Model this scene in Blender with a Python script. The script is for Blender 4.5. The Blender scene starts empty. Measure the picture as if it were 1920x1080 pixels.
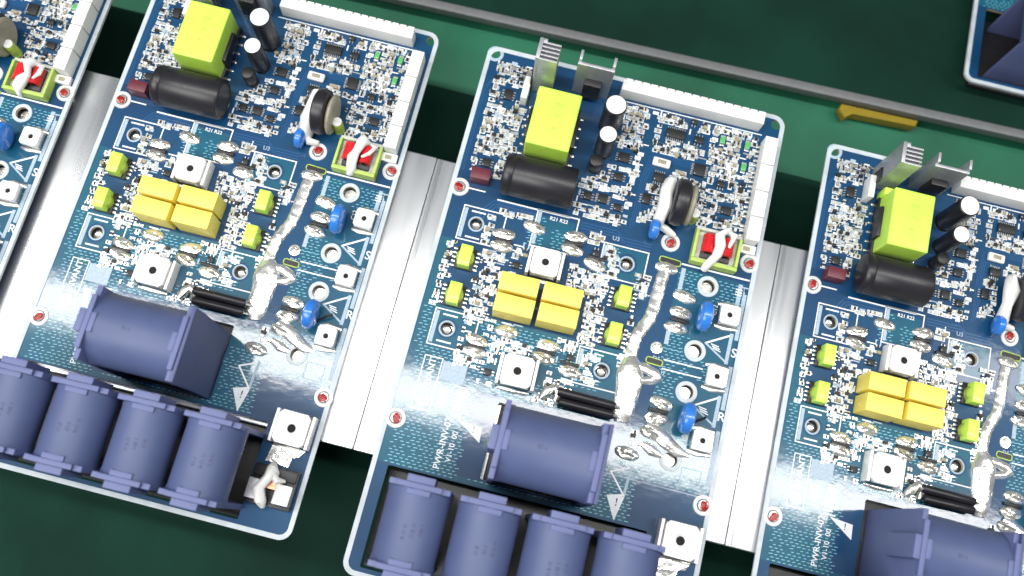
import bpy, bmesh, math, random
from mathutils import Vector, Matrix
random.seed(7)
S = 0.001                                   # everything below is written in millimetres
sc = bpy.context.scene
C = sc.collection

# ------------------------------------------------------------------ camera, world, light
cam = bpy.data.cameras.new('camera'); cam.lens = 32.81; cam.sensor_width = 36
cam.clip_start = 0.01; cam.clip_end = 50
cam.dof.use_dof = True; cam.dof.focus_distance = 0.435; cam.dof.aperture_fstop = 6.3
co = bpy.data.objects.new('camera', cam); C.objects.link(co); sc.camera = co
r = Vector((0.96919188, 0.24319457, 0.03903196)); u = Vector((-0.24531243, 0.9388556, 0.24160291))
fw = Vector((-0.02211113, 0.2437346, -0.96958988))
M = Matrix((r, u, -fw)).transposed().to_4x4(); M.translation = Vector((0, 0, 0.43)); co.matrix_world = M

w = bpy.data.worlds.new('World'); sc.world = w; w.use_nodes = True
w.node_tree.nodes['Background'].inputs[0].default_value = (0.80, 0.90, 1.0, 1)
w.node_tree.nodes['Background'].inputs[1].default_value = 0.15

def area(name, loc, sx, sy, power, col=(1, 0.98, 0.95), rot=(0, 0, 0)):
    l = bpy.data.lights.new(name, 'AREA'); l.shape = 'RECTANGLE'; l.size = sx; l.size_y = sy
    l.energy = power; l.color = col
    o = bpy.data.objects.new(name, l); C.objects.link(o); o.location = loc; o.rotation_euler = rot
    return o
area('ceiling_tube_lamp', (-0.1, 0.185, 1.2), 2.6, 0.075, 19)
area('ceiling_tube_lamp', (1.35, 0.47, 1.2), 1.2, 0.085, 4)
area('added_soft_key', (-1.15, -0.72, 1.4), 2.2, 0.8, 40)  # added soft overhead key light, stands for no known fitting
vs = sc.view_settings; vs.view_transform = 'Standard'; vs.look = 'None'; vs.exposure = 0.1; vs.gamma = 1

# ------------------------------------------------------------------ materials
MATS = {}
def mat(name, col, rough=0.5, metal=0.0, coat=0.0, coat_rough=0.1, var=0.0, vscale=300, bump=0.0, bscale=800, spec=0.5, col2=None, stretch=None, rvar=0.0):
    m = bpy.data.materials.new(name); m.use_nodes = True; nt = m.node_tree; b = nt.nodes['Principled BSDF']
    b.inputs['Base Color'].default_value = (*col, 1); b.inputs['Roughness'].default_value = rough
    b.inputs['Metallic'].default_value = metal; b.inputs['Coat Weight'].default_value = coat
    b.inputs['Coat Roughness'].default_value = coat_rough; b.inputs['Specular IOR Level'].default_value = spec
    N = nt.nodes.new; L = nt.links.new
    tc = N('ShaderNodeTexCoord'); mp = N('ShaderNodeMapping'); L(tc.outputs['Object'], mp.inputs[0])
    if stretch: mp.inputs['Scale'].default_value = stretch
    if var or col2:
        n = N('ShaderNodeTexNoise'); n.inputs['Scale'].default_value = vscale; n.inputs['Detail'].default_value = 5
        L(mp.outputs[0], n.inputs['Vector'])
        rp = N('ShaderNodeValToRGB'); L(n.outputs['Fac'], rp.inputs[0])
        rp.color_ramp.elements[0].position = 0.35; rp.color_ramp.elements[1].position = 0.65
        c2 = col2 or tuple(c * (1 + var) for c in col); c1 = col if col2 else tuple(c * (1 - var) for c in col)
        rp.color_ramp.elements[0].color = (*c1, 1); rp.color_ramp.elements[1].color = (*c2, 1)
        L(rp.outputs[0], b.inputs['Base Color'])
    if rvar:
        n3 = N('ShaderNodeTexNoise'); n3.inputs['Scale'].default_value = vscale * .6; n3.inputs['Detail'].default_value = 4
        L(mp.outputs[0], n3.inputs['Vector'])
        mr = N('ShaderNodeMapRange'); L(n3.outputs['Fac'], mr.inputs[0]); mr.inputs[1].default_value = .3; mr.inputs[2].default_value = .7
        mr.inputs[3].default_value = max(.02, rough - rvar); mr.inputs[4].default_value = rough + rvar
        L(mr.outputs[0], b.inputs['Roughness'])
    if bump:
        n2 = N('ShaderNodeTexNoise'); n2.inputs['Scale'].default_value = bscale; n2.inputs['Detail'].default_value = 3
        L(mp.outputs[0], n2.inputs['Vector'])
        bp = N('ShaderNodeBump'); bp.inputs['Strength'].default_value = bump; bp.inputs['Distance'].default_value = 0.0004
        L(n2.outputs['Fac'], bp.inputs['Height']); L(bp.outputs[0], b.inputs['Normal'])
        if coat: L(bp.outputs[0], b.inputs['Coat Normal'])
    MATS[name] = m; return m

mat('mask', (0.003, 0.043, 0.125), .40, col2=(0.004, 0.060, 0.145), vscale=28, coat=.7, coat_rough=.075, bump=.07, bscale=220, spec=.25)
mat('pour', (0.004, 0.075, 0.145), .40, col2=(0.006, 0.105, 0.165), vscale=28, coat=.7, coat_rough=.075, bump=.07, bscale=220, spec=.25)
mat('laminate', (0.46, 0.38, 0.22), .6, var=.15, vscale=400)
mat('rim', (0.50, 0.56, 0.60), .45, var=.08, vscale=150)
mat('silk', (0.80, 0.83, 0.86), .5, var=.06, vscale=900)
mat('ring_grey', (0.62, 0.64, 0.63), .3, var=.08, coat=.3)
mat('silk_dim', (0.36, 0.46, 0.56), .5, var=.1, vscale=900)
mat('dash', (0.22, 0.55, 0.68), .35, coat=.4)
mat('trace', (0.012, 0.085, 0.24), .3, coat=.5)
mat('chip_end', (0.74, 0.74, 0.71), .32, metal=.45)
mat('bore_shade', (0.004, 0.004, 0.004), .8)
mat('solder', (0.94, 0.92, 0.84), .22, metal=.85, bump=.3, bscale=450, rvar=.08, vscale=500)
mat('solder_bright', (0.93, 0.92, 0.88), .22, metal=.82, bump=.55, bscale=320, rvar=.08, vscale=300)
mat('tin', (0.80, 0.79, 0.74), .3, metal=.85, bump=.2, bscale=500)
mat('tab_metal', (0.90, 0.90, 0.89), .45, metal=.25, var=.05, vscale=200, bump=.1, bscale=600)
mat('steel', (0.52, 0.53, 0.54), .35, metal=.9, bump=.1)
mat('aluminium', (0.80, 0.82, 0.84), .32, metal=.95, var=.07, vscale=70, bump=.25, bscale=140, stretch=(1, .12, 1), rvar=.11)
mat('heatsink', (0.50, 0.51, 0.54), .45, metal=.7, var=.06, bump=.1)
mat('black_plastic', (0.012, 0.012, 0.014), .42, var=.2, bump=.15, bscale=900)
mat('black_sleeve', (0.018, 0.017, 0.022), .36, var=.15, vscale=80, bump=.06, bscale=200)
mat('ic_black', (0.010, 0.011, 0.012), .45, bump=.2, bscale=2500)
mat('ceramic', (0.32, 0.29, 0.20), .5, var=.15, vscale=600)
mat('pale_ceramic', (0.55, 0.55, 0.50), .5, var=.1, vscale=600)
mat('white_plastic', (0.80, 0.81, 0.80), .45, var=.03, vscale=120, bump=.06, bscale=600)
mat('greyer_white', (0.62, 0.62, 0.63), .5, var=.04)  # greyer white for the bar across white can tops
mat('glue', (0.84, 0.84, 0.82), .33, bump=.3, bscale=350, var=.03)
mat('lime_frame', (0.42, 0.58, 0.12), .5, var=.08)
mat('lime', (0.58, 0.92, 0.10), .45, var=.05, vscale=100, coat=.2, bump=.05, bscale=300)
mat('lime_dark', (0.36, 0.50, 0.06), .45, var=.12, vscale=200)
mat('yellow', (0.93, 0.76, 0.13), .40, var=.03, vscale=90, bump=.05, bscale=400)
mat('cap_blue', (0.075, 0.100, 0.215), .5, var=.06, vscale=60, bump=.05, bscale=300)
mat('cap_flange', (0.105, 0.130, 0.285), .5, var=.05, vscale=60)
mat('cap_end', (0.065, 0.085, 0.20), .5, var=.06, vscale=60)
mat('cap_print', (0.035, 0.045, 0.13), .5)
mat('sky_blue', (0.03, 0.20, 0.68), .28, coat=.5, var=.08, vscale=150)
mat('red_wire', (0.62, 0.012, 0.02), .25, coat=.7, var=.1)
mat('red_paint', (0.40, 0.013, 0.007), .28, coat=.5, var=.35, vscale=900, bump=.5, bscale=900)
mat('disc_grey', (0.30, 0.28, 0.21), .45, var=.1)
mat('maroon', (0.13, 0.020, 0.035), .4, var=.1)
mat('copper', (0.75, 0.36, 0.22), .3, metal=.8)
mat('led_green', (0.10, 0.42, 0.13), .3, coat=.5)
mat('green_mat', (0.010, 0.125, 0.066), .55, var=.22, vscale=14, rvar=.12, bump=.12, bscale=500)
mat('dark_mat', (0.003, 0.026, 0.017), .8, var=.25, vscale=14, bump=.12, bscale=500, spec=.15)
mat('grey_trim', (0.17, 0.175, 0.18), .5, metal=.3, var=.06)
mat('black_beam', (0.008, 0.010, 0.009), .6, var=.2)
mat('clip_yellow', (0.25, 0.18, 0.008), .45, var=.06)
mat('lime_print', (0.40, 0.60, 0.05), .4)

# ------------------------------------------------------------------ mesh builder
class MB:
    def __init__(s): s.bm = bmesh.new(); s.m = []
    def mi(s, name):
        if name not in s.m: s.m.append(name)
        return s.m.index(name)
    def _faces(s, fs, name):
        i = s.mi(name)
        for f in fs: f.material_index = i
    def raw(s, vs, fs, name):
        V = [s.bm.verts.new(v) for v in vs]; i = s.mi(name)
        for f in fs:
            try: s.bm.faces.new([V[k] for k in f]).material_index = i
            except ValueError: pass
    def box(s, x0, x1, y0, y1, z0, z1, name, bev=0, seg=2, rz=0):
        t = bmesh.new(); bmesh.ops.create_cube(t, size=1)
        cx, cy, cz = (x0 + x1) / 2, (y0 + y1) / 2, (z0 + z1) / 2
        for v in t.verts: v.co = Vector((v.co.x * (x1 - x0), v.co.y * (y1 - y0), v.co.z * (z1 - z0)))
        if bev: bmesh.ops.bevel(t, geom=t.edges[:], offset=bev, segments=seg, profile=.6, affect='EDGES')
        R = Matrix.Rotation(rz, 3, 'Z')
        s.merge(t, name, lambda c: R @ c + Vector((cx, cy, cz)))
    def merge(s, t, name, fn):
        t.verts.index_update()
        V = [s.bm.verts.new(fn(v.co)) for v in t.verts]; i = s.mi(name)
        for f in t.faces:
            try: s.bm.faces.new([V[v.index] for v in f.verts]).material_index = i
            except ValueError: pass
        t.free()
    def lathe(s, prof, name, seg=24, axis='Z', at=(0, 0, 0), sx=1, sy=1):
        # prof: list of (radius, height)
        rings = []
        def P(a, rr, h):
            x, y = rr * math.cos(a) * sx, rr * math.sin(a) * sy
            v = {'Z': (x, y, h), 'X': (h, x, y), 'Y': (x, h, -y)}[axis]
            return (v[0] + at[0], v[1] + at[1], v[2] + at[2])
        vs, fs = [], []
        for (rr, h) in prof:
            if rr <= 1e-6: rings.append([len(vs)]); vs.append(P(0, 0, h))
            else:
                rings.append(list(range(len(vs), len(vs) + seg)))
                vs += [P(2 * math.pi * k / seg, rr, h) for k in range(seg)]
        for A, B in zip(rings, rings[1:]):
            for k in range(seg):
                k2 = (k + 1) % seg
                if len(A) == 1 and len(B) == 1: continue
                if len(A) == 1: fs.append((A[0], B[k2], B[k]))
                elif len(B) == 1: fs.append((A[k], A[k2], B[0]))
                else: fs.append((A[k], A[k2], B[k2], B[k]))
        s.raw(vs, fs, name)
    def tube(s, pts, rad, name, seg=10, flat=1.0, jit=0.0):
        pts = [Vector(p) for p in pts]; rad = rad if isinstance(rad, (list, tuple)) else [rad] * len(pts)
        vs, fs = [], []; n = len(pts)
        for i, p in enumerate(pts):
            d = (pts[min(i + 1, n - 1)] - pts[max(i - 1, 0)]).normalized()
            a = d.cross(Vector((0, 0, 1)))
            if a.length < .05: a = d.cross(Vector((0, 1, 0)))
            a.normalize(); b = a.cross(d).normalized()
            for k in range(seg):
                t = 2 * math.pi * k / seg; q = rad[i] * (1 + random.uniform(-jit, jit))
                vs.append(p + a * math.cos(t) * q + b * math.sin(t) * q * flat)
        for i in range(n - 1):
            for k in range(seg):
                k2 = (k + 1) % seg
                fs.append((i * seg + k, i * seg + k2, (i + 1) * seg + k2, (i + 1) * seg + k))
        fs.append(tuple(range(seg))[::-1]); fs.append(tuple(range((n - 1) * seg, n * seg)))
        s.raw(vs, fs, name)
    def prism(s, poly, z0, z1, name):
        n = len(poly)
        vs = [(x, y, z0) for x, y in poly] + [(x, y, z1) for x, y in poly]
        fs = [tuple(range(n))[::-1], tuple(range(n, 2 * n))] + [(k, (k + 1) % n, n + (k + 1) % n, n + k) for k in range(n)]
        s.raw(vs, fs, name)
    def ribbon(s, pts, wd, z, name, closed=False):
        pts = [Vector((x, y)) for x, y in pts]
        if closed: pts = pts + [pts[0]]
        for a, b in zip(pts, pts[1:]):
            d = (b - a)
            if d.length < 1e-6: continue
            d.normalize(); nn = Vector((-d.y, d.x)) * wd / 2; e = d * wd * .45
            q = [a - e + nn, a - e - nn, b + e - nn, b + e + nn]
            s.raw([(v.x, v.y, z) for v in q], [(0, 1, 2, 3)], name)
    def rect(s, x0, x1, y0, y1, wd, z, name):
        # four butted strips, no overlap
        h = wd / 2
        for a in ((x0 - h, x1 + h, y0 - h, y0 + h), (x0 - h, x1 + h, y1 - h, y1 + h), (x0 - h, x0 + h, y0 + h, y1 - h), (x1 - h, x1 + h, y0 + h, y1 - h)):
            s.quad(*a, z, name)
    def quad(s, x0, x1, y0, y1, z, name):
        s.raw([(x0, y0, z), (x1, y0, z), (x1, y1, z), (x0, y1, z)], [(0, 1, 2, 3)], name)
    def mesh(s, name, ang=38):
        bmesh.ops.recalc_face_normals(s.bm, faces=s.bm.faces) if len(s.bm.faces) < 4000 else None
        bmesh.ops.scale(s.bm, vec=(S, S, S), verts=s.bm.verts)
        me = bpy.data.meshes.new(name); s.bm.to_mesh(me); s.bm.free()
        for k in s.m: me.materials.append(MATS[k])
        me.shade_smooth(); me.set_sharp_from_angle(angle=math.radians(ang))
        return me

def link(name, me, parent=None, loc=(0, 0, 0), rz=0, kind=None):
    o = bpy.data.objects.new(name, me.mesh(name) if isinstance(me, MB) else me); C.objects.link(o)
    o.parent = parent; o.location = Vector(loc) * S; o.rotation_euler = (0, 0, rz)
    if kind: o['kind'] = kind
    return o
def tag(o, label=None, cat=None, group=None, kind=None):
    if label: o['label'] = label
    if cat: o['category'] = cat
    if group: o['group'] = group
    if kind: o['kind'] = kind
    return o
def empty(name, loc=(0, 0, 0), scale=(1, 1, 1)):
    o = bpy.data.objects.new(name, None); C.objects.link(o); o.location = Vector(loc) * S; o.scale = scale
    o.empty_display_size = .01; return o
def text_mesh(txt, size, name, z, extrude=0):
    cu = bpy.data.curves.new('t', 'FONT'); cu.body = txt; cu.size = size * S; cu.align_x = 'CENTER'; cu.align_y = 'CENTER'
    cu.resolution_u = 3; cu.offset = size * S * .012
    o = bpy.data.objects.new('t', cu); C.objects.link(o)
    dg = bpy.context.evaluated_depsgraph_get(); dg.update()
    me = bpy.data.meshes.new_from_object(o.evaluated_get(dg)); bpy.data.objects.remove(o)
    me.materials.clear(); me.materials.append(MATS[name])
    return me

# ------------------------------------------------------------------ the setting
ZM = -60
m = MB(); m.quad(-1500, 1500, -1200, 420, ZM, 'green_mat'); tag(link('work_mat', m), kind='structure')

bench = empty('rear_bench', (0, 270.5, ZM + .02))
m = MB(); m.box(-1500, 1500, 6, 1500, 0, 11.4, 'black_beam'); link('bench_body', m, bench)
m = MB(); m.box(-1500, 1500, 4.1, 1500, 11.5, 14, 'dark_mat'); link('bench_mat', m, bench)
m = MB(); m.box(-1500, 1500, -1, 4, 8.5, 14.4, 'grey_trim', .5); link('edge_trim', m, bench)
tag(bench, 'rear bench with dark green mat and grey edge trim behind the boards', 'bench')
sheet = MB(); sheet.box(-700, 480, -150, 226, 0, 3, 'dark_mat', .5)  # dark sheet added to put shade on the mat between boards
tag(link('shade_sheet', sheet, None, (0, 0, ZM + .01)), 'dark green sheet added as shade under the row of circuit boards', 'sheet')
bench.rotation_euler.z = math.radians(1.5)

m = MB()
m.prism([(-20, 0), (-16, -5.2), (-12, -1.2), (24, -1.2), (25.5, 3.2), (-19, 3.2)], 0, 6, 'clip_yellow')
bmesh.ops.bevel(m.bm, geom=m.bm.edges[:], offset=.4, segments=1, affect='EDGES')
tag(link('yellow_clip', m, None, (163, 270.2, ZM + 3), math.radians(1.5)), 'yellow plastic clip hanging under the grey bench edge', 'clip')
m = MB(); m.box(-1.8, 1.8, -.5, .5, 0, .6, 'silk', .15)
tag(link('paper_scrap', m, None, (187, 254, ZM + .01), -.35), 'tiny white scrap lying on the green mat', 'scrap')

PY0, PY1 = 17, 164.8
def plate(x0, x1, z, label):
    e = empty('aluminium_plate', ((x0 + x1) / 2, PY0, ZM + 3.02)); L = PY1 - PY0; h = (x1 - x0) / 2; zz = z - ZM - 3.02
    m = MB(); m.box(-h, h, 0, L, zz - 6, zz, 'aluminium', .6, 3); link('plate', m, e)
    m = MB(); m.box(-h + 1.2, -h + 3.0, .8, L - .8, zz - .2, zz + .5, 'aluminium', .3); link('ridge', m, e)
    for k in range(6):
        xx = -h + 12 + k * (2 * h - 24) / 5
        m = MB(); m.box(xx - 2, xx + 2, 6, L - 6, 0, zz - 6.02, 'aluminium', .3); link('fin', m, e)
    return tag(e, label, 'plate', 'aluminium plates under the boards')
ZP = -6
plate(-430, -250.2, ZP, 'aluminium plate under the leftmost, cut-off circuit board')
plate(-250, -62.2, ZP + .5, 'aluminium plate under the second circuit board from the left')
plate(-62, 113, ZP, 'aluminium plate under the middle circuit board')
plate(113.2, 292, ZP + .4, 'aluminium plate under the right circuit board')

# ------------------------------------------------------------------ the circuit board
X0, X1, Y0, Y1 = -51.5, 102.5, -35.5, 228.5
def rrect(x0, x1, y0, y1, rad, seg=6):
    p = []
    for cx, cy, a0 in ((x1 - rad, y1 - rad, 0), (x0 + rad, y1 - rad, 90), (x0 + rad, y0 + rad, 180), (x1 - rad, y0 + rad, 270)):
        for k in range(seg + 1):
            a = math.radians(a0 + 90 * k / seg); p.append((cx + rad * math.cos(a), cy + rad * math.sin(a)))
    return p
RINGS = [(81, 132.6), (81.1, 100.3), (81, 80.2), (80, 47.9)]
SCREWS = [(-46.8, 151), (59, 149.5), (98.3, 148.9), (-46.4, 35.4), (98.6, 31.6)]
HOLES = [(-34.3, 134.6), (-34.6, 81.4), (40.7, 133.6), (40.4, 80.1)]
CORN = [(-47.6, 224.6), (98.3, 223.6)]
CUT_BIG = (-2.5, 46.2, 18.2, 54); CUT_ROW = (-44, 76.5, -31.5, 14.3)
holes = [(x, y, 3.3) for x, y in RINGS] + [(x, y, 2.9) for x, y in SCREWS] + [(x, y, 3.1) for x, y in HOLES] + [(x, y, 2.6) for x, y in CORN]

root = empty('circuit_board')
def board_pcb():
    m = MB(); bm = m.bm; E = []
    def loop(p):
        V = [bm.verts.new((x, y, 0)) for x, y in p]
        for a, b in zip(V, V[1:] + V[:1]): E.append(bm.edges.new((a, b)))
    loop(rrect(X0, X1, Y0, Y1, 6))
    for x, y, rr in holes: loop([(x + rr * math.cos(2 * math.pi * k / 24), y + rr * math.sin(2 * math.pi * k / 24)) for k in range(24)])
    for c in (CUT_BIG, CUT_ROW): loop(rrect(*c, 1, 3))
    bmesh.ops.triangle_fill(bm, use_beauty=True, use_dissolve=False, edges=E)
    fs = bm.faces[:]
    for f in fs:
        if f.normal.z < 0: f.normal_flip()
    ex = bmesh.ops.extrude_face_region(bm, geom=fs)
    for v in [g for g in ex['geom'] if isinstance(g, bmesh.types.BMVert)]: v.co.z = -1.7
    bmesh.ops.recalc_face_normals(bm, faces=bm.faces)
    a, b = m.mi('mask'), m.mi('laminate')
    bm.normal_update()
    for f in bm.faces: f.material_index = a if abs(f.normal.z) > .5 else b
    return m
pcb = link('board', board_pcb(), root)
m = MB()
po = rrect(X0 - .15, X1 + .15, Y0 - .15, Y1 + .15, 6.1, 8); pi = rrect(X0 + 2.1, X1 - 2.1, Y0 + 2.1, Y1 - 2.1, 4, 8); n = len(po)
vs = [(x, y, -1.2) for x, y in po] + [(x, y, .22) for x, y in po] + [(x, y, .22) for x, y in pi] + [(x, y, .01) for x, y in pi]
fs = []
for k in range(n):
    k2 = (k + 1) % n
    for lv in range(3): fs.append((lv * n + k, lv * n + k2, (lv + 1) * n + k2, (lv + 1) * n + k))
m.raw(vs, fs, 'rim'); link('edge_rim', m, root)

def clear(x, y, pad=1.0):
    for hx, hy, rr in holes:
        if (x - hx) ** 2 + (y - hy) ** 2 < (rr + pad + 1.6) ** 2: return False
    for c in (CUT_BIG, CUT_ROW):
        if c[0] - pad < x < c[1] + pad and c[2] - pad < y < c[3] + pad: return False
    return True

POUR = ((-46, -14, 15.5, 72), (-48, -44, 72, 92), (-20, -14, 72, 90), (-12, 30, 57, 66), (-14, 28, 76, 90), (-10, -2, 131, 146), (2, 12, 131, 142), (30, 40, 70, 90),
                         (84, 97, 126, 137), (66, 78, 98, 106), (46, 66, 16, 44), (66, 98, 36, 58), (84, 98, 84, 97), (66, 80, 76, 98), (66, 76, 127, 138), (-12, 46, 15.2, 17.6), (28, 38, 128, 140))
m = MB()
for (x0, x1, y0, y1) in ((-49, -14, 15, 92), (-14, 52, 57, 92), (-6, 13, 131, 147), (28, 50, 125, 141), (66, 100, 36, 139), (46.5, 66, 15.5, 56), (-13.8, 46.4, 14.8, 17.8), (-49, -43, 92, 125)):
    ny = int((y1 - y0) / .8); run = None
    for j in range(ny):
        ya = y0 + j * .8; run = None; nx = int((x1 - x0) / .8)
        for i in range(nx + 1):
            ok = i < nx and clear(x0 + i * .8 + .4, ya + .4, .15)
            if ok and run is None: run = x0 + i * .8
            if not ok and run is not None: m.quad(run, x0 + i * .8, ya, ya + .8, .025, 'pour'); run = None
link('copper_pour', m, root)
# hatched copper: rows of short dashes
m = MB()
for (x0, x1, y0, y1) in POUR:
    yy = y0; row = 0
    while yy < y1:
        xx = x0 + (row % 2) * 1.4 + (row % 3) * .3
        while xx < x1:
            if clear(xx + .8, yy) and random.random() < .93:
                l = random.uniform(1.2, 1.9); s2 = random.uniform(-.02, .25)
                m.raw([(xx, yy, .045), (xx + l, yy + s2, .045), (xx + l, yy + s2 + .3, .045), (xx, yy + .3, .045)], [(0, 1, 2, 3)], 'dash')
            xx += 2.75
        yy += 1.45; row += 1
link('hatched_copper', m, root, kind='stuff')

# copper traces in the plain blue band
m = MB()
for k, (dx, dy) in enumerate(((0, 0), (1.2, -1.4), (2.4, -2.8))):
    m.ribbon([(-36 + dx, 139 + dy), (-29 + dx * .7, 148.3 + dy), (-10 + dx, 148.3 + dy), (-8.5 + dx, 149.6 + dy * .5) if k == 0 else (-8 + dx, 148.3 + dy)], .45, .05, 'trace')
for k in range(3): m.ribbon([(15, 148.6 - 1.5 * k), (33, 148.6 - 1.5 * k), (36 + k, 146 - 1.5 * k), (50, 146 - 1.5 * k)], .45, .05, 'trace')
for k in range(4): m.ribbon([(38.2 + .0 * k + .9 * k, 152 + k), (38.2 + .9 * k, 178), (40 + .9 * k, 190 + .9 * k), (66, 190 + .9 * k)], .32, .05, 'trace')
for k in range(3): m.ribbon([(-49 + .8 * k, 160), (-49 + .8 * k, 205), (-45, 212)], .3, .05, 'trace')
for k in range(5): m.ribbon([(52, 118 + 1.1 * k), (56, 122 + 1.1 * k), (56, 132)], .3, .05, 'trace')
link('copper_traces', m, root, kind='stuff')

# silkscreen
m = MB(); Z = .075; W = .6
for (x0, x1, y0, y1) in ((-42, -21, 125.5, 142.7), (-42, -21, 72.5, 90), (28, 50, 124.8, 141.5), (28, 50, 71.5, 89), (-6.9, 13.5, 131, 149.6)):
    m.rect(x0, x1, y0, y1, W, Z, 'silk')
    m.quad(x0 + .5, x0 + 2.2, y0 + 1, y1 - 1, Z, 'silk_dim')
m.quad(-38, -31, 140.2, 141, Z, 'silk'); m.quad(-38, -31, 127, 127.8, Z, 'silk'); m.quad(-38, -31, 87.4, 88.2, Z, 'silk'); m.quad(-38, -31, 74.5, 75.3, Z, 'silk')
m.quad(-27.5, 9, 148.9, 149.7, Z, 'silk'); m.quad(-43, -34, 151.2, 151.9, Z, 'silk')
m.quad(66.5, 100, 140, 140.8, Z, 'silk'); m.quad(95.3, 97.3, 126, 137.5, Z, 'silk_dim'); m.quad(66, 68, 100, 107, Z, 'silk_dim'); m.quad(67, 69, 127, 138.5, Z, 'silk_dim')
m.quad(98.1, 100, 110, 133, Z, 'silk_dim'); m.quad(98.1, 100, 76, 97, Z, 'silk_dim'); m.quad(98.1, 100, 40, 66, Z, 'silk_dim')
for yy in (92.6, 88.2): m.quad(67.5, 86.4, yy - .3, yy + .3, Z, 'silk')
for (dy) in (0, -30.5):
    a, b, c = (85.2, 105.3 + dy), (96.6, 112 + dy), (96.4, 98.4 + dy)
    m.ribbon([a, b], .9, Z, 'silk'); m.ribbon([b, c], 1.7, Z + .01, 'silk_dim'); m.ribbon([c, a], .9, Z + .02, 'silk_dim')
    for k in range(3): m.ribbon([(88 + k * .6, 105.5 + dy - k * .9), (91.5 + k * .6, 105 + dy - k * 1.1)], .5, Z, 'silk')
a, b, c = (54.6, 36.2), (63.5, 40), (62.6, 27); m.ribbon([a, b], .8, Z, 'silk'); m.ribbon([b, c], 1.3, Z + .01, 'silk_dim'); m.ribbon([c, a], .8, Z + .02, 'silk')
m.raw([(55, 25.5, Z), (63.5, 28, Z), (60.6, 15.2, Z)], [(0, 1, 2)], 'silk')
m.raw([(-19, 41.8, Z), (-6.9, 40.7, Z), (-6.6, 33.6, Z)], [(0, 1, 2)], 'silk')
m.rect(-41, -32.6, 42, 67, .5, Z, 'silk'); m.quad(-32, -20.5, 57.5, 66.3, Z, 'silk_dim'); m.raw([(-31, 54, Z), (-26.5, 54, Z), (-27, 46.2, Z), (-28.2, 46.2, Z)], [(0, 1, 2, 3)], 'silk')
for k in range(9): m.quad(-22.5, -17 + random.uniform(-1, 1), 55.8 - k * 1.7, 56.6 - k * 1.7, Z, 'silk')
m.quad(88.5, 97, 47, 47.6, Z, 'silk'); m.rect(86, 95, 38, 46, .5, Z, 'silk_dim')
for k in range(3): m.quad(94.3, 97.6, 134.4 + k * 1.3 - 2.6, 135 + k * 1.3 - 2.6, Z + .02, 'silk')
m.quad(50, 98, 34.6, 35.0, Z, 'silk_dim'); m.quad(96, 99.4, 9.6, 10.2, Z, 'silk'); m.quad(96, 99.4, 11.2, 11.8, Z, 'silk')
m.lathe([(1.9, Z), (2.9, Z)], 'silk', 20, at=(-36.8, 46.2, 0)); m.lathe([(.6, Z), (1.2, Z)], 'silk', 12, at=(-36.8, 46.2, 0))
sk = link('silkscreen', m, root, kind='stuff')
for (t, sz, x, y, rz, cc) in (('INVANT', 4.4, -36.8, 58.3, math.pi / 2, 'silk'), ('PWR-INV-02', 4.4, -22.6, 29.6, math.pi / 2, 'silk'), ('V1-10  00', 3.6, -18.2, 29, math.pi / 2, 'silk'),
                          ('S', 6, 99.2, 103.6, 0, 'silk'), ('R', 6, 99.0, 72.6, 0, 'silk'), ('T', 6, 98.5, 121.8 + 12.5, 0, 'silk_dim'), ('C12', 3, 86.5, 122, math.pi / 2, 'silk'), ('J7', 3, 68.5, 86, 0, 'silk_dim'), ('!', 5, 60, 23.3, 0, 'mask'), ('!', 4.4, -10.6, 38.8, 0, 'mask'),
                          ('U3', 3, 33, 144.6, 0, 'silk_dim'), ('R21 R22', 2.6, 4, 146.6, 0, 'silk'), ('D5', 3, 64, 92, 0, 'silk_dim')):
    link('lettering', text_mesh(t, sz, cc, 0), sk, (x, y, Z + .03), rz)

# rings, screws, holes
def ring_mesh(ro, ri, name, z=.25):
    m = MB(); m.lathe([(ri, .0), (ri, z * .7), (ri + .15, z), (ro - .2, z), (ro, .0)], name, 28); return m.mesh('ring')
rm = ring_mesh(5.2, 3.3, 'rim')
stand = MB(); stand.lathe([(0, -1), (1.2, -1), (1.2, 0), (3.0, 0), (3.0, -6.0)], 'tin', 20); stand.lathe([(2.2, .01), (2.8, .5), (2.2, .5)], 'tin', 16); stand = stand.mesh('spacer')
for x, y in RINGS: link('hole_ring', rm, root, (x, y, 0)); link('spacer', stand, root, (x, y, -4.2))
rs = ring_mesh(4.7, 2.9, 'ring_grey', .4)
sh = MB(); sh.lathe([(1.6, -9.6), (1.6, -1), (2.75, -1), (2.75, .2), (2.3, .75), (0, .9)], 'steel', 20); sh.box(-2, 2, -.3, .3, .8, .95, 'steel'); sh = sh.mesh('screw')
pd = []
for v in range(3):
    pm = MB(); random.seed(40 + v)
    prof = [(2.35, .62), (2.0, 1.15), (1.1, 1.4), (0, 1.45)]; pm.lathe(prof, 'red_paint', 14, sx=1, sy=.82, at=(0.2, .35, 0))
    for vv in pm.bm.verts: vv.co += Vector((random.uniform(-.25, .25), random.uniform(-.25, .25), random.uniform(-.15, .2)))
    for k in range(3): pm.tube([(-1.8, -.6 + k * .8, 1.25), (0, -.4 + k * .8, 1.6), (1.9, -.2 + k * .8, 1.2)], .22, 'red_paint', 6)
    pd.append(pm.mesh('paint_dab'))
for k, (x, y) in enumerate(SCREWS):
    link('screw_ring', rs, root, (x, y, 0)); s_ = link('screw', sh, root, (x, y, 0), random.uniform(0, 3)); link('paint_dab', pd[k % 3], s_, (0, 0, 0), random.uniform(-.5, .5))
rh = ring_mesh(3.9, 3.1, 'silk_dim', .12)
st2 = MB(); st2.lathe([(0, .3), (1.6, .6), (2.6, 0), (2.6, -7)], 'solder', 18); st2 = st2.mesh('standoff')
for x, y in HOLES: link('hole_ring', rh, root, (x, y, 0)); link('standoff', st2, root, (x, y - .3, -3.4))
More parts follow.
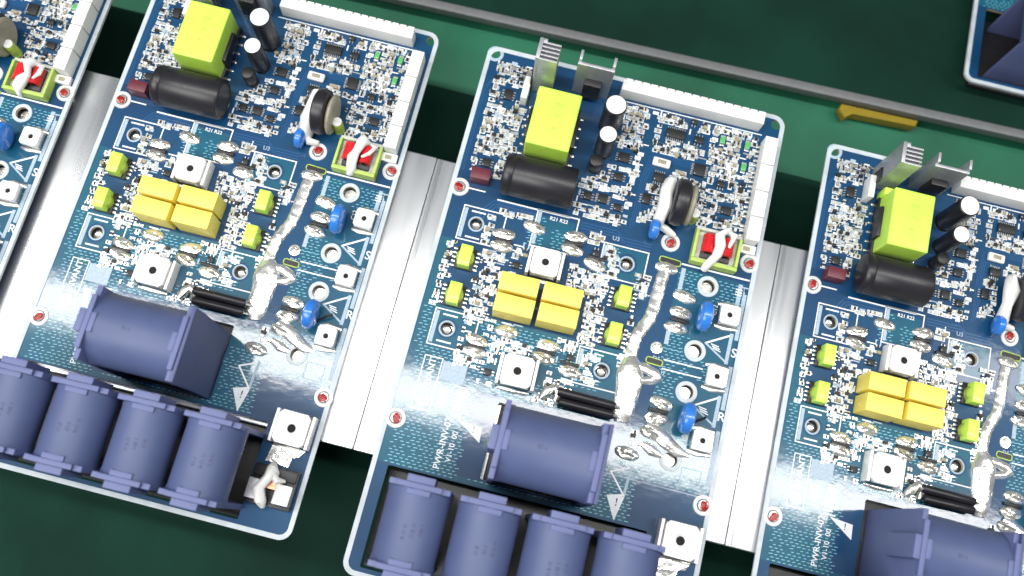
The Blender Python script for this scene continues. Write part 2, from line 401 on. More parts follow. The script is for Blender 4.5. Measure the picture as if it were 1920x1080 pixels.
rc = ring_mesh(4.2, 2.6, 'silk_dim', .12)
link('hole_ring', rc, root, (*CORN[0], 0)); 

# solder ovals with bent leads
ovs = []
for v in range(4):
    random.seed(100 + v); m = MB()
    m.lathe([(1, 0), (.98, .5), (.88, .95), (.62, 1.25), (.3, 1.4), (0, 1.35)], 'solder', 24, sx=5.8, sy=3.0)
    for vv in m.bm.verts:
        if vv.co.z > .1: vv.co += Vector((random.uniform(-.25, .25), random.uniform(-.2, .2), random.uniform(-.12, .3)))
    m.tube([(-3.9, .5 + .2 * v, .3), (-2.6, .3, 1.9), (0, .0, 2.5), (2.6, -.3, 2.1), (4.1, -.7, .3)], [.45, .6, .65, .6, .4], 'solder', 8, jit=.1)
    m.tube([(-3.2, -.9, .6), (0, -1.2, 1.0), (3.2, -1.3, .5)], [.2, .35, .2], 'tin', 6)
    ovs.append(m.mesh('solder_joint'))
OV = [(-6.6, 140), (-20, 132.8), (-19.8, 126.8), (14, 140.4), (13.5, 133.6), (25.8, 129.1), (-7.1, 86.9), (-19.7, 79.3), (-19.4, 73.7), (13.5, 85.2), (12.7, 79.2), (26, 75.9),
      (59.8, 136.4), (70.9, 124.6), (71, 116.5), (70, 108.8), (70.7, 72), (69.7, 64.6), (69.2, 57.6), (59.9, 45.8)]
for k, (x, y) in enumerate(OV): link('solder_joint', ovs[k % 4], root, (x, y, .03), -.04 + .1 * math.sin(k * 2.3))
for x, y in ((-19.9, 129.8), (13.8, 137), (-19.6, 76.4), (13, 82.2), (70.9, 112.6), (70, 68.2), (26, 132.5), (25, 79.4)):
    m = MB(); m.box(-4.6, 4.6, -.75, .75, .03, 1.5, 'ic_black', .3); link('gap_bar', m, root, (x, y, 0), -.03)  # black bar filling the gap between paired solder joints
m = MB(); m.lathe([(3.0, .03), (2.8, .4), (1.8, .5), (1.4, 1.0), (0, 1.2)], 'solder', 20); 
for vv in m.bm.verts: vv.co.z += random.uniform(-.08, .1) if vv.co.z > .2 else 0
link('solder_joint', m, root, (63.1, 97.2, 0))
def slit(x, y, l, wdt):
    m = MB(); m.prism(rrect(-l / 2, l / 2, -wdt / 2, wdt / 2, wdt * .45, 4), .0, .09, 'lime_dark'); m.prism(rrect(-l / 2 + .6, l / 2 - .6, -wdt / 2 + .5, wdt / 2 - .5, wdt * .2, 4), .05, .13, 'black_plastic')
    link('slot', m, root, (x, y, 0), -.05)
slit(63.4, 90.6, 8.5, 3.4); slit(60.8, 140.2, 11, 3.4)

# thick solder trace and blob
random.seed(5); m = MB()
path = [(59.3, 137), (58.6, 130), (58.2, 123), (57.8, 116), (57.2, 110.5), (54.6, 105), (52.6, 100), (52, 94), (52, 88)]
fine = []
for a, b in zip(path, path[1:]):
    for t in range(5): fine.append((a[0] + (b[0] - a[0]) * t / 5, a[1] + (b[1] - a[1]) * t / 5, .15))
m.tube(fine, [3.0 * (1 + .06 * math.sin(k * 1.9)) for k in range(len(fine))], 'solder_bright', 14, flat=.35, jit=.02)
link('solder_trace', m, root)
random.seed(8); m = MB()
bl = [(52, 90), (53, 86), (53.6, 82), (54, 77), (54.2, 72), (54, 67), (54, 62), (54.5, 58)]; rr_ = [3.0, 5.6, 6.6, 6.2, 5.6, 5.4, 4.8, 2.4]
fine, rf = [], []
for (a, b, ra, rb) in zip(bl, bl[1:], rr_, rr_[1:]):
    for t in range(4): q = t / 4; fine.append((a[0] + (b[0] - a[0]) * q, a[1] + (b[1] - a[1]) * q, .1)); rf.append(ra + (rb - ra) * q)
m.tube(fine, rf, 'solder_bright', 18, flat=.36, jit=.03)
m.tube([(55, 86.5, .2), (60, 86.5, .3), (65, 85, .3), (66.8, 83.4, .2), (64, 81.5, .2), (57, 79.5, .2)], [2.2, 2.4, 2.6, 2.6, 2.2, 1.6], 'solder_bright', 12, flat=.6, jit=.06)
link('solder_pool', m, root)
random.seed(9)
m = MB(); m.tube([(66, 60.5, .2), (70, 59, .3), (76, 55.5, .2), (83, 52, .2), (88, 51.6, .2)], [2.4, 3.4, 3.8, 2.4, .8], 'solder_bright', 12, flat=.35, jit=.08)
m.tube([(66, 52, .2), (71, 50, .2), (76, 48.5, .2)], [1.6, 2.6, 1.2], 'solder_bright', 10, flat=.4, jit=.08); link('solder_pool', m, root)

# yellow film capacitors
ym = MB(); ym.box(-9.2, 9.2, -4.35, 4.35, 0, 15, 'yellow', .35, 2); ym = ym.mesh('film_capacitor')
for x, y in ((-6.7, 107.0), (13.9, 107.2), (-6.5, 96.8), (14.1, 97.2)): link('film_capacitor', ym, root, (x, y, .02), random.uniform(-.008, .008))

# small lime pulse transformers
for x, y in ((-34.8, 116), (-35.2, 97.3), (42.3, 115.7), (41.8, 97.3)):
    m = MB(); m.box(-4.6, 4.6, -5.4, 5.4, 0, 1.6, 'black_plastic', .2); m.lathe([(0, 1), (4.3, 1), (4.3, 4.6), (3.8, 5.2), (0, 5.2)], 'lime_dark', 24)
    b_ = link('pulse_transformer', m, root, (x, y, 0))
    m = MB(); m.box(-2.9, 2.9, -5.1, 5.1, 1.7, 8.6, 'lime', .45, 2); link('tape_wrap', m, b_)
    m = MB()
    for sx in (-1, 1):
        for k in range(5): m.box(sx * 5.6 - .9, sx * 5.6 + .9, -4.6 + k * 2.1, -3.5 + k * 2.1, .0, .8, 'solder', .15)
    link('pins', m, b_)

# main transformer
t_ = MB(); t_.box(-11.5, 11.5, -15.6, 15.6, 0, 5, 'black_plastic', .4); t_.box(-12.5, 12.5, -8, 8, 4, 12, 'black_sleeve', .6)
t_ = link('power_transformer', t_, root, (-10.2, 187.8, 0))
m = MB(); m.box(-10.6, 10.6, -14.9, 14.9, 5.02, 22, 'lime', .8, 3); wr = link('tape_wrap', m, t_)
m = MB(); m.box(-11.4, 3.4, 15.2, 19, 1, 11, 'lime', .6, 2); link('bobbin_flange', m, t_)
for k in range(3):
    me = text_mesh(('ll1l-ll', '11l', 'll-l')[k], 2.0, 'lime_print', 0); link('lettering', me, wr, (1.0, 7.5 - k * 6.2, 22.03), -.05)
m = MB()
for k in range(6): m.box(-13.8, -11.6, -13 + k * 5, -12 + k * 5, 0, 1.2, 'tin', .2); m.box(11.6, 13.8, -13 + k * 5, -12 + k * 5, 0, 1.2, 'tin', .2)
link('pins', m, t_)

# heat sinks
m = MB(); m.box(-7, -5, -5, 6, 0, 35, 'heatsink', .3); m.box(-5.02, -3.2, 4.2, 6, 0, 34.8, 'heatsink', .3)
h1 = link('heat_sink', m, root, (-18.5, 214.4, 0))
for k in range(5): m = MB(); m.box(-5.1, 3.6, -5 + k * 2.15, -4.0 + k * 2.15, .5, 34.6, 'heatsink', .2); link('fin', m, h1)
m = MB(); m.box(-7.9, -7.1, -6, 1, 2, 14, 'black_plastic', .3); link('transistor', m, h1)
m = MB(); m.box(-9, 9, 0, 1.6, 0, 29, 'heatsink', .3)
h2 = link('heat_sink', m, root, (3.4, 214.8, 0))
for xx in (-8.8, 7.4): m = MB(); m.box(xx, xx + 1.4, 1.62, 6.6, 0, 31, 'heatsink', .25); link('fin', m, h2)
m = MB(); m.box(-4, 4.5, -3.6, -.02, 3, 17, 'black_plastic', .4); link('transistor', m, h2)
m = MB(); m.box(-1.6, 1.6, -6, 6, 0, 9, 'white_plastic', .4); link('connector', m, root, (-27.6, 206.6, 0))

# black electrolytic lying down
m = MB(); m.lathe([(0, -17.6), (7.5, -17.6), (9.2, -17.2), (10, -16), (10, -13.4), (9.55, -12.7), (10, -12), (10, 16.4), (9.5, 17.3), (8.6, 17.6), (8.4, 17.2), (0, 17.2)], 'black_sleeve', 40, 'X')
link('electrolytic_capacitor', m, root, (-9.8, 159.9, 10.1))
m = MB(); m.box(-4.8, 4.8, -2.9, 2.9, 0, 8, 'maroon', .5); link('film_capacitor', m, root, (-38, 157.4, 0))
# standing electrolytics
def elcap(x, y, rr, h, top, body):
    m = MB(); m.lathe([(0, 0), (rr, 0), (rr, 1.2), (rr * .93, 1.7), (rr, 2.3), (rr, h - .5), (rr * .9, h)], body, 28)
    o = link('electrolytic_capacitor', m, root, (x, y, 0))
    m = MB(); m.lathe([(rr * .9, h - .05), (rr * .84, h + .08), (0, h + .1)], top, 28); m.box(-rr * .8, rr * .8, -.12, .12, h + .06, h + .16, 'greyer_white') if top == 'white_plastic' else None
    link('can_top', m, o); return o
elcap(16.8, 201, 5.3, 25, 'white_plastic', 'black_sleeve'); elcap(16.6, 187.2, 4.5, 21, 'white_plastic', 'black_sleeve'); elcap(14.4, 177.6, 3.4, 10, 'black_plastic', 'black_sleeve')
elcap(66.2, 163.6, 2.7, 10, 'white_plastic', 'lime_dark')
# varistor discs
m = MB(); m.lathe([(0, -3.8), (9.5, -3.8), (11, -2.8), (11.5, 0), (11, 2.4), (9.5, 3.2), (0, 3.2)], 'black_sleeve', 36, 'X', (0, 0, 11.2)); link('varistor', m, root, (58, 166.4, 0))
m = MB(); m.lathe([(0, -1.2), (9, -1.2), (10, -.3), (10, .8), (9, 1.6), (0, 1.6)], 'disc_grey', 32, 'X', (0, 0, 10)); link('varistor', m, root, (62.9, 166.6, 0))
m = MB(); random.seed(3)
m.tube([(52.3, 180, 4), (51.8, 176, 9), (51.2, 170, 10), (51, 163, 9), (51.4, 157, 5), (53, 154, 2)], [1.6, 2.9, 3.3, 3.3, 2.9, 1.6], 'glue', 12, jit=.07); link('glue_bead', m, root)
m = MB(); m.tube([(50.6, 156.5, 3), (54.5, 153.6, 3), (59, 152.9, 1.5)], [1.3, 1.9, 1.2], 'glue', 12, jit=.07); link('glue_bead', m, root)
def bluecap(x, y, th, rr):
    m = MB(); m.lathe([(0, -th), (rr * .7, -th * .95), (rr * .93, -th * .6), (rr, 0), (rr * .93, th * .6), (rr * .7, th * .95), (0, th)], 'sky_blue', 28, 'X', (0, 0, rr * .9 + 1)); o = link('ceramic_capacitor', m, root, (x, y, 0))
    for k in (-1, 1): mm = MB(); mm.tube([(0, k * 2.5, 0), (0, k * 2.4, 2.5)], .35, 'tin', 8); link('lead', mm, o)
bluecap(81.0, 115.8, 3.1, 7.4); bluecap(82.2, 67.2, 3.1, 7.4); bluecap(49.4, 152.2, 2.4, 5.0)
m = MB(); m.tube([(85, 66, 2), (89, 68.4, 4), (91.5, 70.5, 3)], .6, 'black_sleeve', 8); link('lead_wire', m, root)

# common mode choke
ch = MB(); 
for a in ((-11.3, 11.3, -9.3, -7.3), (-11.3, 11.3, 7.3, 9.0), (-11.3, -9.8, -7.28, 7.28), (9.8, 11.3, -7.28, 7.28)): ch.box(*a, 0, 6.2 if a[2] < 5 else 5, 'lime_frame' if a[2] < 5 else 'pale_ceramic', .45, 2)
ch = link('common_mode_choke', ch, root, (80.5, 150.6, 0))
m = MB(); m.box(-9.7, 9.7, -7.2, 7.2, 0, 3.0, 'pale_ceramic', .3); m.box(-7.2, 7.2, -6, 6, 3, 4.6, 'black_plastic', .4); link('core', m, ch)
for sx in (-4.4, 4.6):
    m = MB(); m.lathe([(1.5, -4.6), (2.9, -4.4), (2.9, 4.4), (1.5, 4.6)], 'red_wire', 20, 'Y', (sx, .8, 6.2)); 
    for k in range(9): m.lathe([(2.85, -.45), (3.15, 0), (2.85, .45)], 'red_wire', 20, 'Y', (sx, .8 - 4 + k, 6.2))
    link('winding', m, ch)
random.seed(12); m = MB(); m.tube([(4.5, 8.5, 4), (2, 8, 9), (.2, 5, 9.8), (.2, 0, 9.8), (-.6, -4, 8.6), (-1.8, -8, 6.5), (-2.6, -10.2, 3)], [1.4, 2.4, 2.6, 2.3, 2.6, 2.6, 1.9], 'glue', 12, jit=.08)
m.tube([(4, 8, 6), (7, 6, 9), (6, 2, 9.4), (4, -1, 9)], [1.2, 1.4, 1.0, .6], 'glue', 10, jit=.08); link('glue_bead', m, ch)

# terminals (bent metal brackets with a threaded hole)
def terminal(x, y, sz, h, legs=True):
    a = sz / 2
    m = MB(); n = 24; hr = sz * .125
    # top plate with a hole
    sq = []
    for k in range(n):
        t = 2 * math.pi * (k + .5) / n; cx, cy = math.cos(t), math.sin(t); q = a * .98 / max(abs(cx), abs(cy)); q = min(q, a * 1.34); sq.append((cx * q, cy * q))
    ci = [(hr * math.cos(2 * math.pi * (k + .5) / n), hr * math.sin(2 * math.pi * (k + .5) / n)) for k in range(n)]
    ce = [(hr * 1.35 * math.cos(2 * math.pi * (k + .5) / n), hr * 1.35 * math.sin(2 * math.pi * (k + .5) / n)) for k in range(n)]
    L_ = [[(x_, y_, h - 2.2) for x_, y_ in sq], [(x_, y_, h - .35) for x_, y_ in sq], [(x_ * .965, y_ * .965, h) for x_, y_ in sq], [(x_, y_, h) for x_, y_ in ce], [(x_, y_, h - .5) for x_, y_ in ci], [(x_, y_, h - 5) for x_, y_ in ci]]
    vs = sum(L_, []); fs = []
    for lv in range(5):
        for k in range(n): fs.append((lv * n + k, lv * n + (k + 1) % n, (lv + 1) * n + (k + 1) % n, (lv + 1) * n + k))
    m.raw(vs, fs, 'tab_metal')
    o = link('screw_terminal', m, root, (x, y, 0)); mm = MB(); mm.lathe([(hr * 1.02, h - .9), (0, h - .9)], 'bore_shade', 16); link('bore_shade', mm, o)  # black disc paints the dark depth of the hole
    if legs:
        for sx in (-1, 1):
            m = MB(); m.box(sx * (a + .9) - .75, sx * (a + .9) + .75, -a * .98, a * .98, .0, h - 1.4, 'tab_metal', .3); link('leg', m, o)
        m = MB(); m.box(-a * .9, a * .9, -a * .9, a * .9, .05, h - 2.4, 'steel', .3); link('core', m, o)
        m = MB(); m.tube([(-a, -a - .6, .1), (0, -a - .9, .3), (a, -a - .6, .1)], [.8, 1.2, .8], 'solder', 8, flat=.7, jit=.1); link('solder_fillet', m, o)
    else:
        m = MB(); m.box(-a * .92, a * .92, -a * .92, a * .92, .05, h - 2.2, 'steel', .3); link('core', m, o)
        m = MB(); 
        for sy in (-1, 1): m.tube([(-a - .6, sy * (a + .4), .1), (-a * .3, sy * (a + 1.0), .3), (a * .5, sy * (a + .6), .2), (a + .8, sy * (a + .4), .1)], [.8, 1.4, 1.1, .9], 'tin', 8, flat=.6, jit=.12)
        link('solder_fillet', m, o)
    return o
terminal(2.6, 122.2, 13.6, 9); terminal(2.3, 68.8, 14.8, 9); t3 = terminal(89.9, 13.6, 15.8, 9)
for x, y in ((92.9, 120.2), (92.6, 90), (91.8, 59.4)): terminal(x, y, 9.8, 5.4, False)
# strap below the big terminal and the current sensor
random.seed(21); m = MB(); m.prism([(82, 4.4), (97.5, 4.6), (96, 2.2), (92.5, 1), (92, -3.4), (80.6, -3)], 0, 1.2, 'solder_bright')
bmesh.ops.subdivide_edges(m.bm, edges=m.bm.edges[:], cuts=2)
link('solder_strap', m, root)
cs = MB(); cs.box(-10.5, 10.5, -9.5, 8.5, 0, 4, 'black_plastic', .4); cs.box(-10, 10, 3.0, 8, 3.9, 6, 'black_plastic', .4); cs = link('current_sensor', cs, root, (88.6, -13, 0))
for a in ((-10.4, -2.4), (2.6, 10.4)): m = MB(); m.box(a[0], a[1], -7.5, 1.5, 4, 10, 'heatsink', .4); link('core_half', m, cs)
m = MB(); m.box(-2.2, 4, -1.6, 2.6, 3.8, 9, 'copper', .4); link('bus_bar', m, cs)
m = MB(); m.tube([(-2.2, 8, 5), (-2, 5.4, 8), (-2.6, 2, 10.5), (-3.6, -3, 11), (-3.2, -8, 9), (-2.6, -11, 5)], [1.6, 3.2, 2.6, 2.8, 2.6, 1.2], 'glue', 14, jit=.06)
m.tube([(-2, 4, 9), (2, 2.6, 10), (4.4, 4.0, 8)], [1.8, 1.6, .8], 'glue', 10, jit=.06); link('glue_bead', m, cs)

# black rods (sleeved resistors)
for (xa, ya, xb, yb) in ((22.5, 64.9, 49.5, 65.4), (24, 60.4, 49.5, 60.6)):
    m = MB(); L_ = xb - xa; m.lathe([(0, 0), (1.7, 0), (2.15, .6), (2.15, L_ - .6), (1.7, L_), (0, L_)], 'black_sleeve', 20, 'X', (0, 0, 3.4))
    o = link('sleeved_resistor', m, root, (xa, (ya + yb) / 2, .2)); m = MB(); m.tube([(L_, 0, 3.4), (L_ + 2, 0, 3), (L_ + 3.4, 0, .3)], .6, 'tin', 8); link('lead', m, o)
random.seed(33); m = MB(); m.tube([(16, 60.5, 1), (18.5, 64, 2.6), (21, 66.5, 2.6), (23.5, 64, 2), (22.5, 60.5, 1.6)], [1.6, 2.3, 2.2, 2.0, 1.4], 'solder', 12, jit=.14); link('solder_blob', m, root)

# blue capacitors lying in the cut-outs
def lying_cap(axis, L_, rr, zc, fl, loc, nub):
    m = MB(); h = L_ / 2
    m.lathe([(0, -h + 1), (rr, -h + 1), (rr, -h + 4), (rr * .985, -h + 4.6), (rr * .985, h - 4.6), (rr, h - 4), (rr, h - 1), (0, h - 1)], 'cap_blue', 56, axis, (0, 0, zc))
    o = link('film_capacitor', m, root, loc)
    for sg in (-1, 1):
        y0, y1 = sorted((sg * h, sg * (h - 2.4))); top = zc + rr + .35
        def bx(m, a0, a1, c0, c1, z0, z1, mt, bev):
            if axis == 'X': m.box(c0, c1, a0, a1, z0, z1, mt, bev)
            else: m.box(a0, a1, c0, c1, z0, z1, mt, bev)
        m = MB(); bx(m, -fl / 2, fl / 2, y0, y1, (-5 if axis == 'X' else -10), top - rr * .16, 'cap_flange', .35)
        bx(m, -fl * .36, fl * .36, y0 + .05, y1 - .05, top - rr * .17, top, 'cap_flange', .3)
        f_ = link('end_flange', m, o)
        c0, c1 = sorted((sg * (h + .03), sg * (h + 3.0))); m = MB()
        if axis == 'Y' or sg < 0: bx(m, -nub / 2, nub / 2, c0, c1, zc - rr * .6, top - .1, 'cap_flange', .35); link('tab', m, f_)
        c0, c1 = sorted((sg * (h - 2.42), sg * (h - 4.8))); m = MB()
        bx(m, -nub * .42, nub * .42, c0, c1, top - 2.4, top - .15, 'cap_flange', .4); link('tab', m, f_)
    return o
big = lying_cap('X', 43, 16.2, 37.6, 32.4, (22.3, 33.6, 0), 10)
m = MB(); m.box(21.55, 23.2, -16.3, 16.3, -5, 53.4, 'cap_end', .4); link('end_plate', m, big)
m = MB(); m.lathe([(0, -19), (9.6, -19), (9.6, 19), (0, 19)], 'cap_blue', 40, 'X', (0, 0, 9)); link('lower_can', m, big)
for k, x in enumerate((-24.4, 5.2, 35, 64.4)):
    o = lying_cap('Y', 35.4, 13.3, 33.0, 25.4, (x, -9, 0), 11.5)
    for q, (dx, dz) in enumerate(((-1.6, 46.12), (1.6, 46.12), (4.6, 45.45))):
        me = text_mesh(('ll-1l 1l', 'l1-ll', '1l ll-1l', 'll1-l', '1-lll 1')[(k + q * 2) % 5], 2.4, 'cap_print', 0); tx = link('lettering', me, o, (dx, -2 + q, dz), math.pi / 2)
        tx.rotation_euler = (0, math.asin(dx / 13.3), math.pi / 2) if False else (0, 0, math.pi / 2)
me = text_mesh('ll1-l', 2.6, 'cap_print', 0); link('lettering', me, big, (-3, .5, 53.6), 0)
m = MB(); m.box(-43.6, 76, -31, 13.8, -13.5, -10.5, 'black_plastic', .4); link('gap_shade_panel', m, root)  # black panels added below the cut-outs to keep the gaps dark
m = MB(); m.box(-1, 45, 18.6, 53.6, -5.2, -4.4, 'black_plastic', .2); link('gap_shade_panel', m, root)

# white pin headers
m = MB(); m.box(0, 72, 0, 5.6, 0, 9.4, 'white_plastic', .4); o = link('connector', m, root, (18.2, 217.6, 0))
for k in range(17): m = MB(); m.box(1.2 + k * 4.2, 4.6 + k * 4.2, 3.6, 6.3, 7.2, 9.9, 'white_plastic', .25); link('latch', m, o)
m = MB(); m.quad(-2, 74, -1.6, -1.1, Z, 'silk'); link('outline', m, o)
for y0, y1 in ((197.5, 212), (183.5, 197), (170, 183), (157.5, 169.5)):
    m = MB(); m.box(-3.2, 3.2, 0, y1 - y0, 0, 9.4, 'white_plastic', .4); o = link('connector', m, root, (95.6, y0, 0))
    n_ = int((y1 - y0) / 2.5)
    for k in range(n_): m = MB(); m.box(-5.4, -3.3, 1 + k * 2.5, 2.2 + k * 2.5, 0, 1.2, 'tin', .15); link('pin', m, o)
m = MB(); m.box(-4.4, 4.4, -2.2, 2.2, 0, 2.4, 'white_plastic', .3); m.box(-1.8, 1.6, -1.1, 1.1, 2.3, 2.6, 'ceramic', .2); link('chip_fuse', m, root, (95.2, 155, 0))

# integrated circuits
def ic(x, y, sx, sy, pins_x, pins_y, h=1.6, rz=0):
    m = MB(); m.box(-sx / 2, sx / 2, -sy / 2, sy / 2, .25, h, 'ic_black', .2); o = link('integrated_circuit', m, root, (x, y, 0), rz)
    m = MB()
    for k in range(pins_x):
        xx = -sx / 2 + sx * (k + .5) / pins_x
        for sg in (-1, 1): m.box(xx - .24, xx + .24, sg * (sy / 2 + .7) - .7, sg * (sy / 2 + .7) + .7, .03, .55, 'tin', .1, 1)
    for k in range(pins_y):
        yy = -sy / 2 + sy * (k + .5) / pins_y
        for sg in (-1, 1): m.box(sg * (sx / 2 + .7) - .7, sg * (sx / 2 + .7) + .7, yy - .24, yy + .24, .03, .55, 'tin', .1, 1)
    link('pins', m, o); m = MB(); m.lathe([(0, h + .02), (.3, h + .02)], 'silk_dim', 8, at=(-sx / 2 + .7, -sy / 2 + .7, 0)); link('pin_mark', m, o)
    ICB.append((x, y, sx / 2 + 1.6, sy / 2 + 1.6))
ICB = []
ic(50, 205.2, 9.4, 4.6, 9, 0); ic(65.2, 189.4, 5.6, 6.2, 0, 7); ic(27.6, 186.2, 5.6, 4.6, 0, 4); ic(46.6, 180.6, 5.6, 4.4, 5, 0); ic(27.1, 175.6, 4.4, 4, 0, 3); ic(42.8, 168, 4, 5, 0, 4); ic(61.8, 205, 4.6, 3.4, 3, 0)
ic(14.6, 162.2, 3.8, 4, 0, 3); ic(22.2, 162.6, 4.6, 4.6, 0, 5); ic(30, 160, 3.6, 3.4, 0, 3); ic(57.8, 214, 3, 2.4, 2, 0); ic(-37.4, 166, 4.2, 4, 0, 3); ic(-35.8, 163 + 41, 4.2, 5.5, 0, 4)
ic(-10.8, 119.2, 3.6, 3, 0, 2); ic(-11, 66, 3.6, 3, 0, 2); ic(25, 134.8, 3.2, 3, 2, 0); ic(24.6, 82.2, 3.2, 3, 2, 0); ic(77, 185, 4, 3, 3, 0); ic(82, 172, 5, 4, 0, 4)
m = MB(); m.box(-4.4, 4.4, -2.2, 2.2, .05, 2.4, 'white_plastic', .9, 3); m.box(-2.1, 2.1, -1, 1, 2.35, 2.6, 'ceramic', .3); link('crystal', m, root, (46.2, 188.2, 0), -.03); ICB.append((46.2, 188.2, 5.2, 3))
for x, y in ((73.4, 208), (86, 208.4), (86.2, 196.5)):
    m = MB(); m.box(-1.3, 1.3, -1.7, 1.7, .05, 1.6, 'led_green', .3); o = link('indicator', m, root, (x, y, 0)); m = MB(); m.box(-1.2, 1.2, -2.9, -1.8, .03, .7, 'tin', .15); m.box(-1.2, 1.2, 1.8, 2.9, .03, .7, 'tin', .15); link('pads', m, o); ICB.append((x, y, 1.9, 3.3))

# small chip parts: the bigger ones singly, the rest as one mass
TALL = [(-10.2, 189, 13, 17), (-9.8, 159.9, 18.5, 10.5), (17, 203.8, 5.6, 5.6), (16.7, 189, 4.8, 4.8), (14.4, 177.6, 3.6, 3.6), (58, 166.4, 7.5, 12), (80.5, 150.6, 12.2, 10.2), (66.2, 163.6, 3, 3), (-38, 157.4, 5, 3.2), (-27.6, 206.6, 2, 6.4), (49.4, 152.2, 3, 5.5),
        (3, 122.7, 9, 8), (2.2, 69, 9.6, 8.4), (3.6, 101.5, 20, 9.6), (-34.8, 116, 6.6, 6), (-35.2, 97.3, 6.6, 6), (42.3, 115.7, 6.6, 6), (41.8, 97.3, 6.6, 6), (-16, 214, 9, 7), (3.4, 216, 9.6, 5)] + [(x, y, 5.6, 2.8) for x, y in OV]
def free(x, y, hx, hy):
    for bx_, by_, a, b in TALL + ICB:
        if abs(x - bx_) < a + hx and abs(y - by_) < b + hy: return False
    return clear(x, y, .6)
ZONES = [(-45, -25, 160, 222), (9.5, 36, 151.5, 178), (21, 36, 178, 215), (40, 66, 193.5, 215), (68, 91, 163, 215.5), (40.5, 49, 156, 178), (64, 67.5, 168, 186), (66, 74, 160, 166), (52, 62, 181, 187.5),
         (-45.5, -40.5, 91, 124), (-29, -15.5, 88, 124.5), (26, 37, 90, 128), (47.5, 50.5, 90, 124), (-16, -5, 112.5, 130), (-16, -6.5, 60, 78), (17, 36, 130, 139), (17, 27, 78, 90), (-16, -2, 82, 92), (28, 36, 124, 140), (-25, -9, 142, 145), (24, 32, 112, 128), (30, 38, 72, 88), (27, 36, 72, 78), (-18, 6, 78, 84), (54, 66, 182, 187), (42, 49, 90, 93), (14, 26, 112, 128), (15, 28, 66, 74), (-28, -14, 66, 72), (20, 27, 136, 146), (-30, -24, 126, 141), (-28, -24, 73, 90), (10, 24, 58, 62), (26, 38, 124, 130), (46, 51, 84, 100), (60, 66, 48, 58), (46, 54, 118, 130)]
def chip(m, x, y, lx, ly, h, body, rz90, e=None):
    a, b = (ly, lx) if rz90 else (lx, ly)
    e = e or random.choice((.10, .13, .16)); end = random.choice(('chip_end', 'chip_end', 'solder', 'tin')); g = .5 - 2 * e
    if rz90:
        m.box(x - a / 2 * .94, x + a / 2 * .94, y - b * g, y + b * g, .03, h, body)
        for sg in (-1, 1): m.box(x - a / 2, x + a / 2, y + sg * b * (.5 - e) - b * e * .98, y + sg * b * (.5 - e) + b * e * .98, .03, h * 1.02 + .05, end)
    else:
        m.box(x - a * g, x + a * g, y - b / 2 * .94, y + b / 2 * .94, .03, h, body)
        for sg in (-1, 1): m.box(x + sg * a * (.5 - e) - a * e * .98, x + sg * a * (.5 - e) + a * e * .98, y - b / 2, y + b / 2, .03, h * 1.02 + .05, end)
big_mesh = {}
for body, nm in (('ic_black', 'chip_resistor'), ('ceramic', 'chip_capacitor'), ('pale_ceramic', 'chip_capacitor')):
    for q in (0, 1):
        m = MB(); chip(m, 0, 0, 3.4, 1.8, .9, body, q); big_mesh[(body, q)] = (nm, m.mesh(nm))
random.seed(77); m = MB(); nbig = 0; placed = []
for zi, (x0, x1, y0, y1) in enumerate(ZONES):
    yy = y0 + .9
    while yy < y1 - .5:
        xx = x0 + random.uniform(.8, 1.8)
        while xx < x1 - .6:
            big_ = random.random() < .13; q = random.random() < .25
            lx, ly = (3.4, 1.8) if big_ else random.choice(((2.0, 1.2), (2.3, 1.35), (1.8, 1.1), (2.6, 1.5)))
            hx, hy = (ly / 2, lx / 2) if q else (lx / 2, ly / 2)
            if free(xx, yy, hx, hy) and all(abs(xx - px) > hx + ax + .12 or abs(yy - py) > hy + ay + .12 for px, py, ax, ay in placed[-160:]) and random.random() < .93:
                body = random.choice(('ic_black', 'ic_black', 'ic_black', 'ceramic', 'pale_ceramic', 'pale_ceramic', 'silk_dim', 'silk'))
                if big_ and nbig < 160 and body[:4] != 'silk':
                    nm, me = big_mesh[(body, int(q))]; link(nm, me, root, (xx, yy, 0)); nbig += 1
                else: chip(m, xx, yy, lx, ly, random.uniform(.5, .95), body, q)
                placed.append((xx, yy, hx, hy))
                if random.random() < .55: m.rect(xx - hx - .25, xx + hx + .25, yy - hy - .22, yy + hy + .22, .36, .06 + .0008 * (len(placed) % 20), 'silk')
            xx += max(hx * 2, 1.2) + random.uniform(.2, .5)
        yy += random.uniform(1.35, 1.6)
for (x0, x1, y0, y1) in ZONES:
    for k in range(int((x1 - x0) * (y1 - y0) / 7)):
        x, y = random.uniform(x0, x1 - 2), random.uniform(y0, y1 - 1); a, b = random.choice(((3.5, .7), (2.4, 1.3), (4.6, .6), (.7, 3), (3, 2)))
        if free(x + a / 2, y + b / 2, a / 2, b / 2): m.quad(x, x + a, y, y + b, .033 + .0006 * (k % 18), random.choice(('silk', 'silk', 'silk_dim', 'tin')))
    for k in range(int((x1 - x0) * (y1 - y0) / 60)):
        x, y = random.uniform(x0 + 1, x1 - 2), random.uniform(y0 + 1, y1 - 1)
        if free(x, y, 1.2, .9): m.box(x - 1.1, x + 1.1, y - .8, y + .8, .1, random.uniform(1.3, 1.9), random.choice(('ic_black', 'ic_black', 'ceramic')), .12, 1)
# silkscreen pads in a row under the top header
for k in range(12):
    x = 26 + k * 5.3; m.quad(x, x + 3.0, 213.2, 214.9, .09, 'silk') if free(x + 1.5, 214, 1.6, .9) else None
link('chip_parts', m, root, kind='stuff')

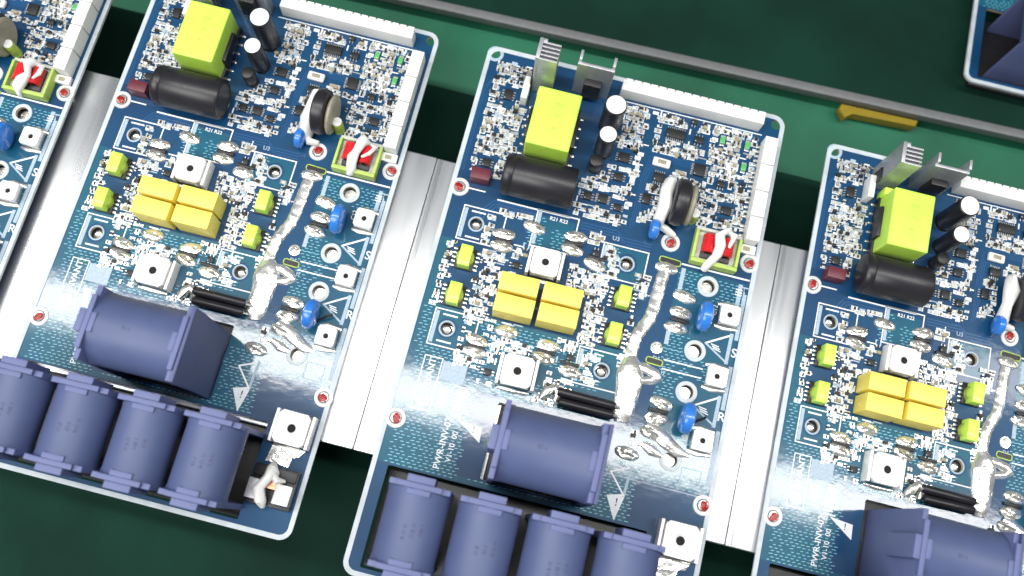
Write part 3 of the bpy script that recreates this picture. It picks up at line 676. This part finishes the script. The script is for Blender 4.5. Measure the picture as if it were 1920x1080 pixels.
# ------------------------------------------------------------------ the other boards
def copy_tree(o, parent=None, keep=None):
    c = o.copy(); C.objects.link(c); c.parent = parent
    for chd in [x for x in o.children]:
        if keep is None or keep(chd): copy_tree(chd, c)
    return c
G = 'circuit boards set out in a row'
def keep_far(o): return o.name.split('.')[0] in ('board', 'edge_rim', 'hatched_copper', 'silkscreen') or o.location.y < .075 or o.parent is not root
far = copy_tree(root, None, keep_far)
for o in list(far.children):
    if o.name.split('.')[0] in ('copper_traces', 'chip_parts', 'solder_trace', 'solder_pool'): bpy.data.objects.remove(o)
b0 = copy_tree(root); b1 = copy_tree(root); b3 = copy_tree(root)
def vary(o, seed):
    rn = random.Random(seed)
    for c in o.children_recursive:
        k = c.name.split('.')[0]
        if k in ('glue_bead', 'solder_trace', 'solder_pool', 'solder_blob', 'solder_strap'):
            c.data = c.data.copy(); ph = [rn.uniform(0, 6) for _ in range(4)]; am = .0011 if k == 'glue_bead' else .0004
            for v in c.data.vertices:
                x, y, z = v.co; f = min(1, max(0, z) / .002)
                v.co.x += am * math.sin(y * 420 + ph[0]) * f; v.co.y += am * math.sin(x * 380 + ph[1]) * f; v.co.z *= 1 + .12 * math.sin(x * 500 + y * 350 + ph[2])
        elif k == 'solder_joint' and c.data.name.startswith('solder_joint'):
            c.rotation_euler.z += rn.uniform(-.12, .12) + (math.pi if rn.random() < .5 else 0)
        elif k in ('film_capacitor', 'pulse_transformer', 'ceramic_capacitor', 'electrolytic_capacitor', 'varistor', 'common_mode_choke', 'sleeved_resistor', 'screw_terminal'):
            c.rotation_euler.z += rn.uniform(-.018, .018)
        elif k == 'screw': c.rotation_euler.z = rn.uniform(0, 6)
for k_, o_ in enumerate((root, b0, b1, b3)): vary(o_, 50 + k_)
def place(o, x, y, z, sx, sy, label):
    o.location = (x * S, y * S, z * S); o.scale = (sx, sy, 1); tag(o, label, 'circuit board', G)
place(root, 0, 0, 0, 1, 1, 'blue circuit board in the middle of the row, third from the left')
place(b1, -174.2, 5.47, 0, .948, .971, 'second blue circuit board from the left, four blue capacitors at its foot')
place(b0, -338.2, 7.6, 0, .935, .945, 'blue circuit board at the far left, only its right edge in view')
place(b3, 173, .56, 0, .915, .965, 'blue circuit board on the right, cut by the frame, grey heat sinks standing on it')
place(far, 250, 328, -32, .93, .95, 'blue circuit board lying on the rear bench, only a corner in view')
